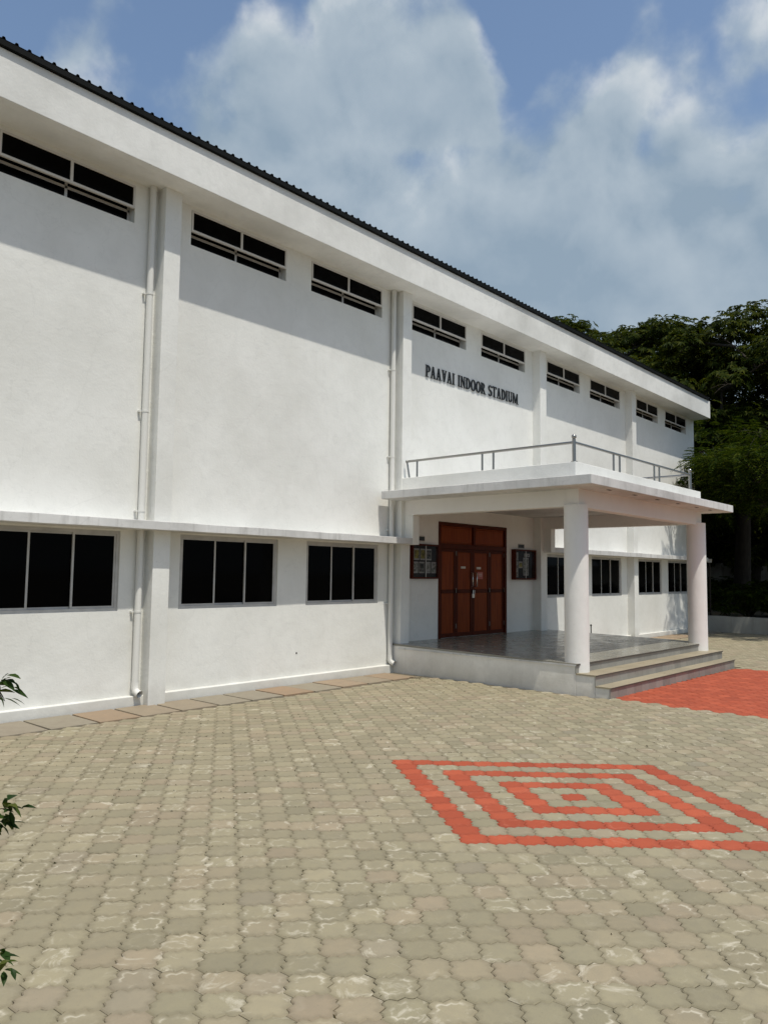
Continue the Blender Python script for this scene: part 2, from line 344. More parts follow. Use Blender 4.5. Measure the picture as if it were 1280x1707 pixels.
for r in range(-46, 46):
    for c in range(-48, 98):
        du, dv = (c+(.5 if r % 2 else 0))*2*W2, r*PITCH; x = C0[0]+du+SK[0, 1]*dv; y = C0[1]+dv+SK[1, 0]*du
        if not (-12.6 < y < -.955 and -2.5 < x < 27.9) or in_plat(x, y): continue
        if math.hypot(x-SHRUB.x, y-SHRUB.y) < .34: continue
        k = (c+(.5 if r % 2 else 0))*2
        i = (k-r)/2; j = (-k-r)/2; i, j = round(i), round(j); m = max(abs(i), abs(j))
        kind = 'motif' if m in (0, 2, 4, 6) else ('carpet' if 11.37 < x < 17.1 and -8.6 < y < -4.3 else 'grey')
        q = px((x, y, 0)); vis = q is not None and -30 < q[0] < 1310 and -30 < q[1] < 1740
        cells.append((x, y, kind, vis, q[2] if q else 99))
def paver_mesh(name, m):
    V, T, A = TPL[0]; o = npmesh(name, V, T, m, None, A); me = o.data; bpy.data.objects.remove(o); return me
pm_g = paver_mesh('paver', 'paver'); pm_r = paver_mesh('red_paver', 'redp')
near = set(id(c) for c in sorted([c for c in cells if c[2] == 'grey' and c[3]], key=lambda c: c[4])[:300])
stuff = {('grey', 0): [], ('grey', 1): [], ('red', 0): [], ('red', 1): []}
for c in cells:
    x, y, kind, vis, dep = c
    zj = random.uniform(-.0022, .0016); tx, ty = random.gauss(0, .0045), random.gauss(0, .0045); rz = random.choice((0, math.pi))+random.gauss(0, .006)
    jx, jy = random.gauss(0, .0008), random.gauss(0, .0008)
    if id(c) in near or (kind == 'motif'):
        o = bpy.data.objects.new('red_paver' if kind == 'motif' else 'paver', pm_r if kind == 'motif' else pm_g)
        col.objects.link(o); o.parent = pv; o.location = (x+jx, y+jy, zj); o.rotation_euler = (tx, ty, rz)
    else:
        lod = 0 if dep < 8.5 and vis else 1
        stuff[('red' if kind == 'carpet' else 'grey', lod)].append((x+jx, y+jy, zj, tx, ty, rz))
for red in ('grey', 'red'):
    VV = []; TT = []; AA = []; off = 0
    for lod in (0, 1):
        P = np.array(stuff[(red, lod)])
        if not len(P): continue
        V, T, A = TPL[lod]; k = len(V)
        c_, s_ = np.cos(P[:, 5])[:, None], np.sin(P[:, 5])[:, None]
        X = V[None, :, 0]*c_-V[None, :, 1]*s_; Y = V[None, :, 0]*s_+V[None, :, 1]*c_
        Zz = V[None, :, 2]+P[:, 2:3]+X*P[:, 4:5]+Y*P[:, 3:4]
        VV.append(np.stack([X+P[:, 0:1], Y+P[:, 1:2], Zz], 2).reshape(-1, 3))
        TT.append((T[None]+(np.arange(len(P))*k)[:, None, None]).reshape(-1, 3)+off); AA.append(np.tile(A, len(P))); off += k*len(P)
    if VV:
        o = npmesh('red_pavers' if red == 'red' else 'grey_pavers', np.concatenate(VV), np.concatenate(TT), 'redps' if red == 'red' else 'pavers', pv, np.concatenate(AA)); o['kind'] = 'stuff'
# stone slabs along the foot of the wall
def slab_piece(x0, x1, y0, y1):
    b = MB(); d = .012
    b.prism([(x0+.012+random.uniform(0, d), y0+random.uniform(-d, d)), (x1-.012-random.uniform(0, d), y0+random.uniform(-d, d)), (x1-.012-random.uniform(0, d), y1), (x0+.012+random.uniform(0, d), y1)], -.05, .010+random.uniform(-.004, .004))
    return b.build('stone_slab', 'stone', pv, bevel=.006)
x = 1.2
while x < 11.0:
    x1 = min(x+random.uniform(.57, .66), 11.27); slab_piece(x, x1, -.865, -.12); x = x1
x = 17.2
while x < 27.6:
    x1 = min(x+random.uniform(.6, .75), 27.75); slab_piece(x, x1, -.865, -.12); x = x1
# weeds and litter in the joints
def blades(n, where, hgt, name, m, spread=.018, k=4, flat=False):
    V = []; T = []
    for _ in range(n):
        cx, cy = where()
        for _ in range(random.randint(2, k)):
            a = random.uniform(0, 6.28); h = random.uniform(.4, 1)*hgt; wd = random.uniform(.002, .0045); le = h*random.uniform(.3, 1.3)
            bx, by = cx+random.gauss(0, spread), cy+random.gauss(0, spread); dx, dy = math.cos(a), math.sin(a); n0 = len(V)
            z0 = -.012 if not flat else .004
            V += [(bx-dy*wd, by+dx*wd, z0), (bx+dy*wd, by-dx*wd, z0), (bx+dx*le*.6+dy*wd*.8, by+dy*le*.6-dx*wd*.8, z0+h*.75), (bx+dx*le, by+dy*le, z0+h*(.8 if not flat else .3))]
            T += [(n0, n0+1, n0+2), (n0, n0+2, n0+3)]
    o = npmesh(name, np.array(V), np.array(T), m); o['kind'] = 'stuff'; return o
gj = [(c[0], c[1]) for c in cells if c[2] == 'grey']
def weedspot():
    while True:
        cx, cy = random.choice(gj); d = math.exp(-((cx-5.5)/3.5)**2-((cy+3.)/2.2)**2)+.02+.4*math.exp(-((cx-11.3)/.8)**2-((cy+1.2)/.6)**2)
        if random.random() < d:
            a, b = random.choice([(0, H1), (W2, 0), (-W2, .02), (.06, .077), (-.06, -.077), (.06, -.077)]); return cx+a, cy+b
blades(2600, weedspot, .024, 'joint_weeds', 'weed', .006, 3)
bpy.data.objects['joint_weeds']['label'] = 'tiny green weeds sprouting from the paver joints'; bpy.data.objects['joint_weeds']['category'] = 'weeds'
def litspot():
    cx, cy = random.choice(gj)
    if random.random() < .35: cx, cy = random.gauss(11.0, .6), -.95-abs(random.gauss(0, .3))
    if in_plat(cx, cy): cy = -.95; cx = 10.9
    return cx+random.uniform(-.1, .1), cy+random.uniform(-.1, .1)
blades(260, litspot, .016, 'leaf_litter', 'litter', .01, 2, True)
bpy.data.objects['leaf_litter']['label'] = 'small dry leaf scraps scattered over the paving'; bpy.data.objects['leaf_litter']['category'] = 'leaf litter'

# ------------------------------------------------------------------ stadium building
B = tag(empty('stadium_building', (0, 0, 0)), 'long white two-storey indoor stadium hall with dark ribbed roof edge', 'building')
def wall_with_holes(x0, x1, z0, z1, holes, y0, y1):
    xs = sorted({x0, x1, *[h[0] for h in holes], *[h[1] for h in holes]}); zs = sorted({z0, z1, *[h[2] for h in holes], *[h[3] for h in holes]})
    b = MB(); solid = {}
    for i in range(len(xs)-1):
        for k in range(len(zs)-1):
            cx, cz = (xs[i]+xs[i+1])/2, (zs[k]+zs[k+1])/2
            solid[i, k] = not any(h[0] < cx < h[1] and h[2] < cz < h[3] for h in holes)
    idx = {}
    def V(i, k, s):
        if (i, k, s) not in idx: idx[i, k, s] = len(b.v); b.v.append((xs[i], y1 if s else y0, zs[k]))
        return idx[i, k, s]
    for (i, k), s in solid.items():
        if not s: continue
        b.f.append((V(i, k, 0), V(i+1, k, 0), V(i+1, k+1, 0), V(i, k+1, 0)))
        b.f.append((V(i, k, 1), V(i, k+1, 1), V(i+1, k+1, 1), V(i+1, k, 1)))
        for (di, dk, a, c) in ((-1, 0, (i, k), (i, k+1)), (1, 0, (i+1, k+1), (i+1, k)), (0, -1, (i+1, k), (i, k)), (0, 1, (i, k+1), (i+1, k+1))):
            if not solid.get((i+di, k+dk), False): b.f.append((V(*a, 0), V(*c, 0), V(*c, 1), V(*a, 1)))
    return b
holes = [(a, b, *GZ) for a, b in GW]+[(a, b, *TZ) for a, b in TW]+[(*DOOR, *ZD)]
wall_with_holes(XBEG, XEND, -.05, 7.9, holes, 0, .23).build('wall', 'wall', B)
endw = MB(); endw.box(XEND-.23, XEND-.002, .228, 20, -.05, 8.1).box(XBEG+.002, XBEG+.23, .228, 20, -.05, 8.1).box(XBEG, XEND, 20, 20.23, -.05, 8.1)
endw.build('wall', 'wall', B)
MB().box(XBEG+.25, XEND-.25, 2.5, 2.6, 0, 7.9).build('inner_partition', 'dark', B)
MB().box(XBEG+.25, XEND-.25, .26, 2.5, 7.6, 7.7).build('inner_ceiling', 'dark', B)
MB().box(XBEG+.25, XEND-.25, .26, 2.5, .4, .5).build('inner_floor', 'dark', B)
for a, b_ in PILX:
    MB().box(a, b_, PIL, .05, -.03, ZSOF+.01).build('pilaster', 'wall', B, bevel=.008)
MB().box(XBEG, 11.36, -.095, .02, -.03, .137).build('plinth', 'wall', B, bevel=.01)
MB().box(17.0, XEND+.001, -.095, .02, -.03, .137).build('plinth', 'wall', B, bevel=.01)
fa = MB(); fa.box(XBEG-.003, XEND+.003, FAS, -.45, ZSOF, ZFAS).box(XBEG-.002, XEND+.002, -.452, .3, ZSOF+.0015, ZSOF+.15)
fa.build('fascia', 'fascia', B, bevel=.008)
# sunshades (concrete ledges) over the ground-floor windows
def ledge(x0, x1):
    n = int((x1-x0)/.35); b = MB(); v = []; f = []
    for i in range(n+1):
        xx = x0+(x1-x0)*i/n; w1 = random.gauss(0, .0025); w2 = random.gauss(0, .002)
        v += [(xx, CHA+w2, ZC0+random.gauss(0, .002)), (xx, CHA+w2, ZC1+w1), (xx, .02, ZC1+.02), (xx, .02, ZC0)]
    for i in range(n):
        a = i*4
        for k in range(4): f.append((a+k, a+4+k, a+4+(k+1) % 4, a+(k+1) % 4))
    f += [(0, 1, 2, 3), (4*n+3, 4*n+2, 4*n+1, 4*n)]; b.add(v, f); o = b.build('sunshade', 'edge', B, bevel=.006); return o
ledge(XBEG, 11.642); ledge(16.80, XEND-.03)
for a, b_ in ((11.450, 11.646), (16.794, 16.996)):
    MB().box(a, b_, CHA-.004, PIL+.03, ZC0-.004, 3.0515).build('beam_bracket', 'wall', B, bevel=.006)
# roof sheet with ribs
rb = MB(); ribs = []
zr = ZFAS+.085; yf = FAS-.05; sl_ = .06
xx = XBEG-.05; prof = []
while xx < XEND-.25:
    prof += [(xx, 0), (xx+.105, 0), (xx+.116, .030), (xx+.142, .030)]; xx += .155
prof.append((XEND-.2, 0))
v = [(x_, yf, zr+h) for x_, h in prof]+[(x_, 10, zr+h+sl_*10.6) for x_, h in prof]+[(x_, 20.4, zr+h) for x_, h in prof]
n = len(prof); f = [(i, i+1, n+i+1, n+i) for i in range(n-1)]+[(n+i, n+i+1, 2*n+i+1, 2*n+i) for i in range(n-1)]
rf = rb.add(v, f).build('roof', 'roof', B)
md = rf.modifiers.new('solid', 'SOLIDIFY'); md.thickness = .006
MB().box(XBEG-.05, XEND-.22, yf+.003, yf+.05, ZFAS+.004, zr-.004).build('eave_flashing', 'roof', rf, bevel=.004)
for xg in (XEND-.21, XBEG+.01):
    gab = MB(); gab.prism([(-.5, ZSOF+.1), (20.2, ZSOF+.1), (20.2, zr-.02), (10, zr-.02+sl_*10.4), (-.5, zr-.02)], xg, xg+.2, 'x')
    gab.build('gable', 'wall', B)
# windows
def ground_window(x0, x1):
    z0, z1 = GZ; b = MB(); t = .045; ya, yb = .022, .10
    b.box(x0, x1, ya, yb, z0, z0+t).box(x0, x1, ya, yb, z1-t, z1).box(x0, x0+t, ya, yb, z0+t, z1-t).box(x1-t, x1, ya, yb, z0+t, z1-t)
    wd = b.build('window', 'alu', B, bevel=.003)
    w3 = (x1-x0-2*t)/3
    for i in range(3):
        a = x0+t+w3*i-(.02 if i else 0); c = x0+t+w3*(i+1)+(.02 if i < 2 else 0); yy = .034+(.028 if i == 1 else 0)
        s = MB(); q = .028
        s.box(a, c, yy, yy+.022, z0+t+.001, z0+t+q).box(a, c, yy, yy+.022, z1-t-q, z1-t-.001).box(a, a+q, yy, yy+.022, z0+t+q, z1-t-q).box(c-q, c, yy, yy+.022, z0+t+q, z1-t-q)
        s.build('sash', 'alu', wd)
        MB().box(a+q-.004, c-q+.004, yy+.008, yy+.013, z0+t+q-.004, z1-t-q+.004).build('pane', 'glass', wd)
for a, b_ in GW: ground_window(a, b_)
def vent_window(x0, x1):
    z0, z1 = TZ; zm = z0+.215; t = .03; ya, yb = -.012, .03
    b = MB()
    b.box(x0+.004, x1-.004, ya, yb, z1-t, z1-.002).box(x0+.004, x1-.004, ya, yb, zm, zm+t+.006).box(x0+.004, x0+.004+t, ya, yb, zm+t, z1-t).box(x1-.004-t, x1-.004, ya, yb, zm+t, z1-t)
    xm = (x0+x1)/2; b.box(xm-.02, xm+.02, ya, yb, zm+t, z1-t)
    wd = b.build('ventilator_window', 'aluw', B, bevel=.003)
    for a, c in ((x0+t, xm-.018), (xm+.018, x1-t)): MB().box(a, c, .008, .014, zm+t, z1-t).build('pane', 'glass', wd)
    c = MB(); y0, y1 = .15, .19
    c.box(x0+.003, x1-.003, y0, y1, z0+.003, z0+.03).box(x0+.003, x1-.003, y0, y1, zm-.015, zm+.02).box(x0+.003, x1-.003, y0, y1, z1-.03, z1-.003)
    c.box(x0+.003, x0+.033, y0, y1, z0+.03, z1-.03).box(x1-.033, x1-.003, y0, y1, z0+.03, z1-.03).box(xm-.018, xm+.018, y0, y1, z0+.03, z1-.03)
    c.build('inner_frame', 'aluw', wd)
    for a, e in ((x0+.03, xm-.016), (xm+.016, x1-.03)): MB().box(a, e, .168, .173, z0+.028, z1-.028).build('pane', 'glass', wd)
for a, b_ in TW: vent_window(a, b_)
# door: four leaves below a two-panel transom
dr = MB(); x0, x1 = DOOR; z0, z1 = ZD; t = .07; zt = 2.505
dr.box(x0, x0+t, -.02, .10, z0, z1).box(x1-t, x1, -.02, .10, z0, z1).box(x0+t, x1-t, -.018, .10, z1-t, z1).box(x0+t, x1-t, -.018, .10, zt-.05, zt+.05).box(14.10, 14.17, -.016, .09, zt+.05, z1-t)
door = dr.build('double_door', 'woodf', B, bevel=.006)
for a, b_ in ((x0+t, 14.10), (14.17, x1-t)):
    MB().box(a, b_, .03, .06, zt+.05, z1-t).box(a+.04, b_-.04, .012, .032, zt+.09, z1-t-.04).build('transom_panel', 'wood', door, bevel=.012)
ed = [x0+t, 13.485, 14.11, 14.775, x1-t]
for i in range(4):
    a, b_ = ed[i]+.004, ed[i+1]-.004; q = .075; zm = 1.53
    lf = MB(); lf.box(a, b_, .018, .06, z0+.008, z0+.09).box(a, b_, .018, .06, zt-.12, zt-.052).box(a, b_, .018, .06, zm-.04, zm+.04).box(a, a+q, .018, .06, z0+.09, zt-.12).box(b_-q, b_, .018, .06, z0+.09, zt-.12)
    lf.build('door_leaf', 'woodf', door, bevel=.006)
    MB().box(a+q-.002, b_-q+.002, .03, .05, z0+.088, zm-.038).build('panel', 'wood', door, bevel=.008)
    MB().box(a+q-.002, b_-q+.002, .03, .05, zm+.038, zt-.118).build('panel', 'wood', door, bevel=.008)
for xh in (14.03, 14.19):
    MB().tube([(xh, .012, 1.63), (xh, -.045, 1.64), (xh, -.045, 1.93), (xh, .012, 1.94)], .013, 8).build('handle', 'chrome', door, True)
MB().box(14.06, 14.15, -.012, .02, 1.38, 1.47).tube([(14.08, -.02, 1.46), (14.08, -.02, 1.55), (14.13, -.02, 1.55), (14.13, -.02, 1.46)], .009, 8).build('padlock', 'chrome', door, bevel=.006)
for a, b_, za, zb, m in ((13.67, 13.83, 2.03, 2.075, 'pale'), (14.27, 14.42, 2.02, 2.07, 'pale'), (14.30, 14.50, 1.80, 1.96, 'red')):
    MB().box(a, b_, .012, .0175 if zb < 0 else .0290, za, zb).build('sticker', m, door)
MB().box(14.33, 14.47, .0095, .0118, 1.905, 1.918).box(14.33, 14.47, .0095, .0118, 1.865, 1.875).build('sticker_print', 'pale', door)
for xh in (x0+.06, 13.485, 14.775, x1-.07):
    for zh in (.78, 1.55, 2.36): MB().box(xh-.016, xh+.016, .008, .02, zh-.05, zh+.05).build('hinge', 'dhinge', door, bevel=.003)
# rainwater pipes
def pipe(x, yb):
    y = -.07; r = .047
    pp = MB(); pp.tube([(x, y, ZSOF-.002), (x, y, .30)], r, 16).build; o = pp.build('drainpipe', 'pvc', B, True)
    el = MB(); el.tube([(x, y, .34), (x, y, .245), (x+.004, y-.02, .205), (x+.012, y-.06, .178), (x+.02, y-.10, .165)], [r*1.12, r*1.12, r*1.1, r*1.1, r*1.12], 16, False).tube([(x+.02, y-.10, .165), (x+.012, y-.062, .179), (x+.004, y-.025, .21)], [r*.98, r*.96, r*.9], 16, False)
    el.build('elbow', 'pvc', o, True)
    MB().tube([(x+.009, y-.05, .184), (x+.0088, y-.049, .1845)], r*.97, 16).build('elbow_mouth', 'dark', o)
    for zc in (5.95, 4.2, 2.75, 1.315):
        c = MB(); c.tube([(x, y, zc-.012), (x, y, zc+.012)], r*1.12, 16).box(x-.085, x-.05, y+.02, y+.09, zc-.01, zc+.01); c.build('clamp', 'pvc', o)
    MB().tube([(x, y, ZSOF-.05), (x, y, ZSOF-.002)], r*1.15, 16).build('collar', 'pvc', o, True)
pipe(5.80, 0); pipe(11.235, 0)
MB().tube([(8.881, -.004, .516), (8.881, .03, .516)], .016, 10).build('weep_hole', 'dark', B)

# ------------------------------------------------------------------ entrance porch
PO = tag(empty('entrance_porch', (14.2, -2, 0)), 'flat-roofed white entrance porch on two round columns with stepped stone platform', 'porch')
PO.location = (0, 0, 0)
pl = MB()
pl.prism([(PIL+.25, -.05), (Y3+.012, -.05), (Y3+.012, zplat(-3.98)-.032), (PIL+.25, zplat(0)-.032)][::-1], XPL, XPR, 'x')
plat = pl.build('platform', 'base', PO, bevel=.008)
MB().box(XPL+.002, XPR-.002, Y2+.012, Y3+.010, -.05, Z2-.022).build('step', 'base', PO, bevel=.005)
MB().box(XPL+.001, XPR-.001, Y1+.012, Y2+.010, -.05, Z1-.022).build('step', 'base', PO, bevel=.005)
def sloped_tile(xa, xb, ya, yb, m, parent, name, top, th=.028):
    g = .0018; b = MB(); v = []
    for z_ in (-th, 0):
        for y_ in (ya+g, yb-g):
            for x_ in (xa+g, xb-g): v.append((x_, y_, top(y_)+z_))
    b.add(v, [(0, 2, 3, 1), (4, 5, 7, 6), (0, 1, 5, 4), (2, 6, 7, 3), (0, 4, 6, 2), (1, 3, 7, 5)])
    return b.build(name, m, parent)
nx = 10; xs = np.linspace(XPL-.012, XPR+.012, nx+1); ys = [Y3-.018+.30]+list(np.linspace(Y3-.018+.30, .0, 8))[1:]
for i in range(nx):
    for k in range(len(ys)-1): sloped_tile(xs[i], xs[i+1], ys[k], ys[k+1], 'floor', plat, 'floor_tile', zplat)
xs2 = np.linspace(XPL-.012, XPR+.012, 21)
for i in range(20): sloped_tile(xs2[i], xs2[i+1], Y3-.018, Y3+.282, 'floor', plat, 'floor_tile', zplat)
MB().box(XPL-.014, XPR+.014, Y3-.0195, Y3-.012, zplat(Y3)-.027, zplat(Y3)-.006).build('nosing', 'nose', plat)
steps = [o for o in PO.children if o.name.startswith('step')]
for st, yf_, yb_, zt_, zb_ in ((steps[0], Y2, Y3, Z2, Z1), (steps[1], Y1, Y2, Z1, 0)):
    for i in range(10): sloped_tile(xs[i], xs[i+1], yf_-.018, yb_+.005, 'tread', st, 'tread_tile', lambda y, z=zt_: z, .022)
    MB().box(XPL-.014, XPR+.014, yf_-.0195, yf_-.012, zt_-.020, zt_-.003).build('nosing', 'nose', st)
    for i in range(20): MB().box(xs2[i]+.0015, xs2[i+1]-.0015, yf_, yf_+.015, zb_+(.001 if zb_ else -.04), zt_-.0225).build('riser_tile', 'riser', st)
for i in range(20): MB().box(xs2[i]+.0015, xs2[i+1]-.0015, Y3, Y3+.015, Z2+.001, zplat(Y3)-.029).build('riser_tile', 'riser', plat)
MB().box(XPL-.0145, XPL-.0025, Y3, PIL-.01, .45, .475).build('edge_trim', 'edge', plat)
for cx, cy in ((11.552, -3.875), (16.90, -3.925)):
    c = MB(); nseg = 40; rr = .198; pts = [(cx, cy, .30), (cx, cy, 1.), (cx, cy, 2.), (cx, cy, 3.075)]
    c.tube(pts, [rr*1.01, rr, rr, rr*.995], nseg); c.build('column', 'col', PO, True)
ZB = 3.05; ZS0, ZS = 3.334, 3.487; SX0, SX1, SYF = 10.89, 17.606, -4.492
MB().box(11.447, 11.65, -3.78, PIL+.02, ZB, ZS0+.02).build('beam', 'col', PO, bevel=.006)
MB().box(16.79, 17.0, -3.78, PIL+.02, ZB, ZS0+.02).build('beam', 'col', PO, bevel=.006)
MB().box(11.41, 17.035, -4.0, -3.778, ZB-.015, ZS0+.02).build('beam', 'col', PO, bevel=.006)
sb = MB(); sb.prism([(SX0, SYF), (SX1, SYF), (SX1, -.10), (16.98, -.10), (16.98, .03), (11.36, .03), (11.36, -.10), (SX0, -.10)], ZS0, ZS)
slab = sb.build('roof_slab', 'edge', PO, bevel=.008)
for cx in (11.9, 12.9, 13.9, 14.9, 15.9, 16.7): MB().box(cx-.06, cx+.06, -4.33, -4.28, ZS0-.004, ZS0+.01).build('drip_hole', 'dark', slab)
QX0, QX1, QY, ZQ = 11.36, 17.09, -3.977, 3.781
pa = MB(); th = .115
pa.box(QX0, QX1, QY, QY+th, ZS-.01, ZQ).box(QX0, QX0+th, QY+th-.001, PIL+.01, ZS-.012, ZQ-.0012).box(QX1-th, QX1, QY+th-.001, PIL+.01, ZS-.012, ZQ-.0012)
pa.build('parapet', 'wall', PO, bevel=.008)
# steel railing on the parapet
ZR = 4.11; xl, xr, yr = QX0+.055, QX1-.30, QY+.055
xr = 16.62
rl = MB(); rl.tube([(xl, -.30, ZR), (xl, yr, ZR)], .024, 10).tube([(xl, yr, ZR), (xr, yr, ZR)], .024, 10).tube([(xr, yr, ZR), (xr, -.30, ZR)], .024, 10)
rail = rl.build('railing', 'steel', PO, True)
for x_, y_ in ((xl, yr), (xr, yr)):
    MB().tube([(x_, y_, ZQ-.01), (x_, y_, 4.165)], .031, 12).ball((x_, y_, 4.205), .042).tube([(x_, y_, ZQ), (x_, y_, ZQ+.012)], .055, 12).build('corner_post', 'steel', rail, True)
MB().ball((xl, -.30, ZR), .032, 10).tube([(xl, -.30, ZR), (xl, -.37, ZQ-.01)], .018, 10).build('end_post', 'steel', rail, True)
for x_, y_ in ((xl, -.56), (xl, -2.09), (xl, -2.33), (12.89, yr), (13.14, yr), (14.70, yr), (14.95, yr), (xr, -2.1), (xr, -2.34), (xr, -.56)):
    MB().tube([(x_, y_, ZQ-.01), (x_, y_, ZR-.02)], .019, 10).build('baluster', 'steel', rail, True)

# ------------------------------------------------------------------ lettering on the wall
def stroke_letter(ch):
    T_, t_, s = .15, .075, .045    # thick stem, thin stroke, serif height; cap height 1
    q = []                         # list of polygons (x, z)
    def rect(a, b, c, d): q.append([(a, c), (b, c), (b, d), (a, d)])
    def bar(x0, z0, x1, z1, w_): q.append([(x0-w_/2, z0), (x0+w_/2, z0), (x1+w_/2, z1), (x1-w_/2, z1)])
    def arc(cx, cz, rx, rz, a0, a1, wx, wz, n=14):
        for i in range(n):
            a, b = a0+(a1-a0)*i/n, a0+(a1-a0)*(i+1)/n
            q.append([(cx+rx*math.cos(a), cz+rz*math.sin(a)), (cx+rx*math.cos(b), cz+rz*math.sin(b)), (cx+(rx-wx)*math.cos(b), cz+(rz-wz)*math.sin(b)), (cx+(rx-wx)*math.cos(a), cz+(rz-wz)*math.sin(a))])
    PI = math.pi
    if ch == 'I': rect(.07, .07+T_, 0, 1); rect(0, .34, 0, s); rect(0, .34, 1-s, 1); return q, .34
    if ch == 'P': rect(.07, .07+T_, 0, 1); rect(0, .36, 0, s); rect(0, .2, 1-s, 1); arc(.26, .70, .33, .30, -PI/2, PI/2, .17, .085); rect(.2, .27, .40, .485); rect(.2, .27, .915, 1); return q, .60
    if ch == 'A': bar(.12, 0, .30, 1, t_); bar(.54, 0, .32, 1, T_); rect(.18, .48, .28, .36); rect(0, .25, 0, s); rect(.38, .70, 0, s); return q, .70
    if ch == 'V': bar(.34, 0, .14, 1, T_); bar(.36, 0, .56, 1, t_); rect(.20, .50, .66, .74); rect(0, .30, 1-s, 1); rect(.44, .68, 1-s, 1); return q, .68
    if ch == 'N': rect(.07, .07+t_, 0, 1); rect(.52, .52+t_, 0, 1); bar(.575, 0, .125, 1, T_); rect(0, .25, 0, s); rect(0, .18, 1-s, 1); rect(.45, .70, 1-s, 1); return q, .70
    if ch == 'D': rect(.07, .07+T_, 0, 1); rect(0, .2, 0, s); rect(0, .2, 1-s, 1); arc(.24, .5, .44, .5, -PI/2, PI/2, .19, .09); return q, .70
    if ch == 'O': arc(.36, .5, .36, .52, 0, 2*PI, .17, .09, 28); return q, .72
    if ch == 'R': rect(.07, .07+T_, 0, 1); rect(0, .36, 0, s); rect(0, .2, 1-s, 1); arc(.26, .72, .31, .28, -PI/2, PI/2, .17, .085); rect(.2, .27, .44, .525); rect(.2, .27, .915, 1); bar(.60, 0, .34, .48, T_*.95); rect(.52, .76, 0, s); return q, .72
    if ch == 'S': arc(.29, .735, .27, .275, PI*.10, PI*1.45, .13, .09); arc(.29, .275, .29, .285, -PI*.88, PI*.48, .15, .09); bar(.42, .40, .17, .60, .20); return q, .60
    if ch == 'T': rect(.24, .24+T_, 0, 1); rect(0, .68, 1-.085, 1); rect(.15, .53, 0, s); rect(0, .06, .80, 1); rect(.62, .68, .80, 1); return q, .68
    if ch == 'U': rect(.07, .07+T_, .28, 1); rect(.54, .54+t_, .28, 1); arc(.36, .30, .29, .31, PI, 2*PI, .16, .10); rect(0, .33, 1-s, 1); rect(.46, .73, 1-s, 1); return q, .73
    if ch == 'M': rect(.06, .06+t_, 0, 1); rect(.70, .70+T_, 0, 1); bar(.46, .06, .16, 1, T_*.9); bar(.46, .06, .76, 1, t_); rect(0, .23, 0, s); rect(.62, .98, 0, s); return q, .98
TXT = 'PAAVAI INDOOR STADIUM'; capH = .255; gap = .055
tot = sum((.34 if c == ' ' else stroke_letter(c)[1])+gap for c in TXT)-gap
SG = tag(empty('wall_lettering', (14.15, 0, 6.09)), 'black raised capital letters reading PAAVAI INDOOR STADIUM on the upper wall', 'sign'); SG.location = (0, 0, 0)
sx = 3.64/tot; xx = 12.335
for i, c in enumerate(TXT):
    if c == ' ': xx += (.34+gap)*sx; continue
    q, wd = stroke_letter(c); b = MB(); zb = 6.062+.03*(xx-12.335)/3.64
    for k, poly in enumerate(q):
        pts = [(xx+a*sx, zb+z_*capH) for a, z_ in poly]; ar = sum(pts[m][0]*pts[(m+1) % 4][1]-pts[(m+1) % 4][0]*pts[m][1] for m in range(4))
        if ar < 0: pts = pts[::-1]
        b.prism(pts, -.024-.0002*k, -.008+.0002*k, 'y')
    b.box(xx+.02, xx+.03, -.012, .004, zb+.1*capH, zb+.14*capH)
    b.build('letter', 'black', SG); xx += (wd+gap)*sx

# ------------------------------------------------------------------ notice boards and plates
def board(x0, x1, z0, z1, d, label, kind):
    nb = tag(empty('notice_board', ((x0+x1)/2, 0, z0)), label, 'notice board', 'glazed notice boards beside the door'); nb.location = (0, 0, 0)
    b = MB(); t = .035
    b.box(x0, x0+t, -d, -.002, z0, z1).box(x1-t, x1, -d, -.002, z0, z1).box(x0+t, x1-t, -d, -.002, z0, z0+t).box(x0+t, x1-t, -d, -.002, z1-t, z1)
    b.build('case', 'woodf', nb, bevel=.004)
    MB().box(x0+t, x1-t, -.02, -.003, z0+t, z1-t).build('backing', 'felt', nb)
    MB().box((x0+x1)/2-.008, (x0+x1)/2+.008, -d+.004, -d+.016, z0+t, z1-t).build('glass_divider', 'alu', nb)
    def sheet(a, c, e, g_, m):
        MB().box(a, c, -.026, -.021, e, g_).build('paper', 'papb', nb); MB().box(a+.014, c-.014, -.0275, -.0262, e+.03, g_-.03).build('print', m, nb)
    if kind == 0:
        pw = .165; zs_ = ((z0+.385, z0+.385+.235, ('papery', 'papery', 'paperd')), (z0+.115, z0+.115+.235, ('paper', 'paperd', 'paper', 'paper')))
        for r_, (za, zb, ms) in enumerate(zs_):
            for k, m in enumerate(ms):
                a = x0+.11+k*.20+(.0 if r_ == 0 else -.035); sheet(a, a+pw, za, zb, m)
    else:
        sheet(x0+.14, x0+.27, z0+.06, z0+.66, 'paper'); sheet(x0+.30, x0+.46, z0+.28, z0+.44, 'papery'); sheet(x0+.50, x0+.74, z0+.10, z0+.54, 'paper'); sheet(x0+.55, x0+.80, z0+.56, z0+.64, 'paper')
    gl = MB().box(x0+t, x1-t, -d+.006, -d+.011, z0+t, z1-t).build('glass', MT['pane'], nb)
MT['pane'] = mat('clear_pane', None, Base_Color=(.02, .025, .025, 1), Roughness=.03, Alpha=.15, Specular_IOR_Level=.12)
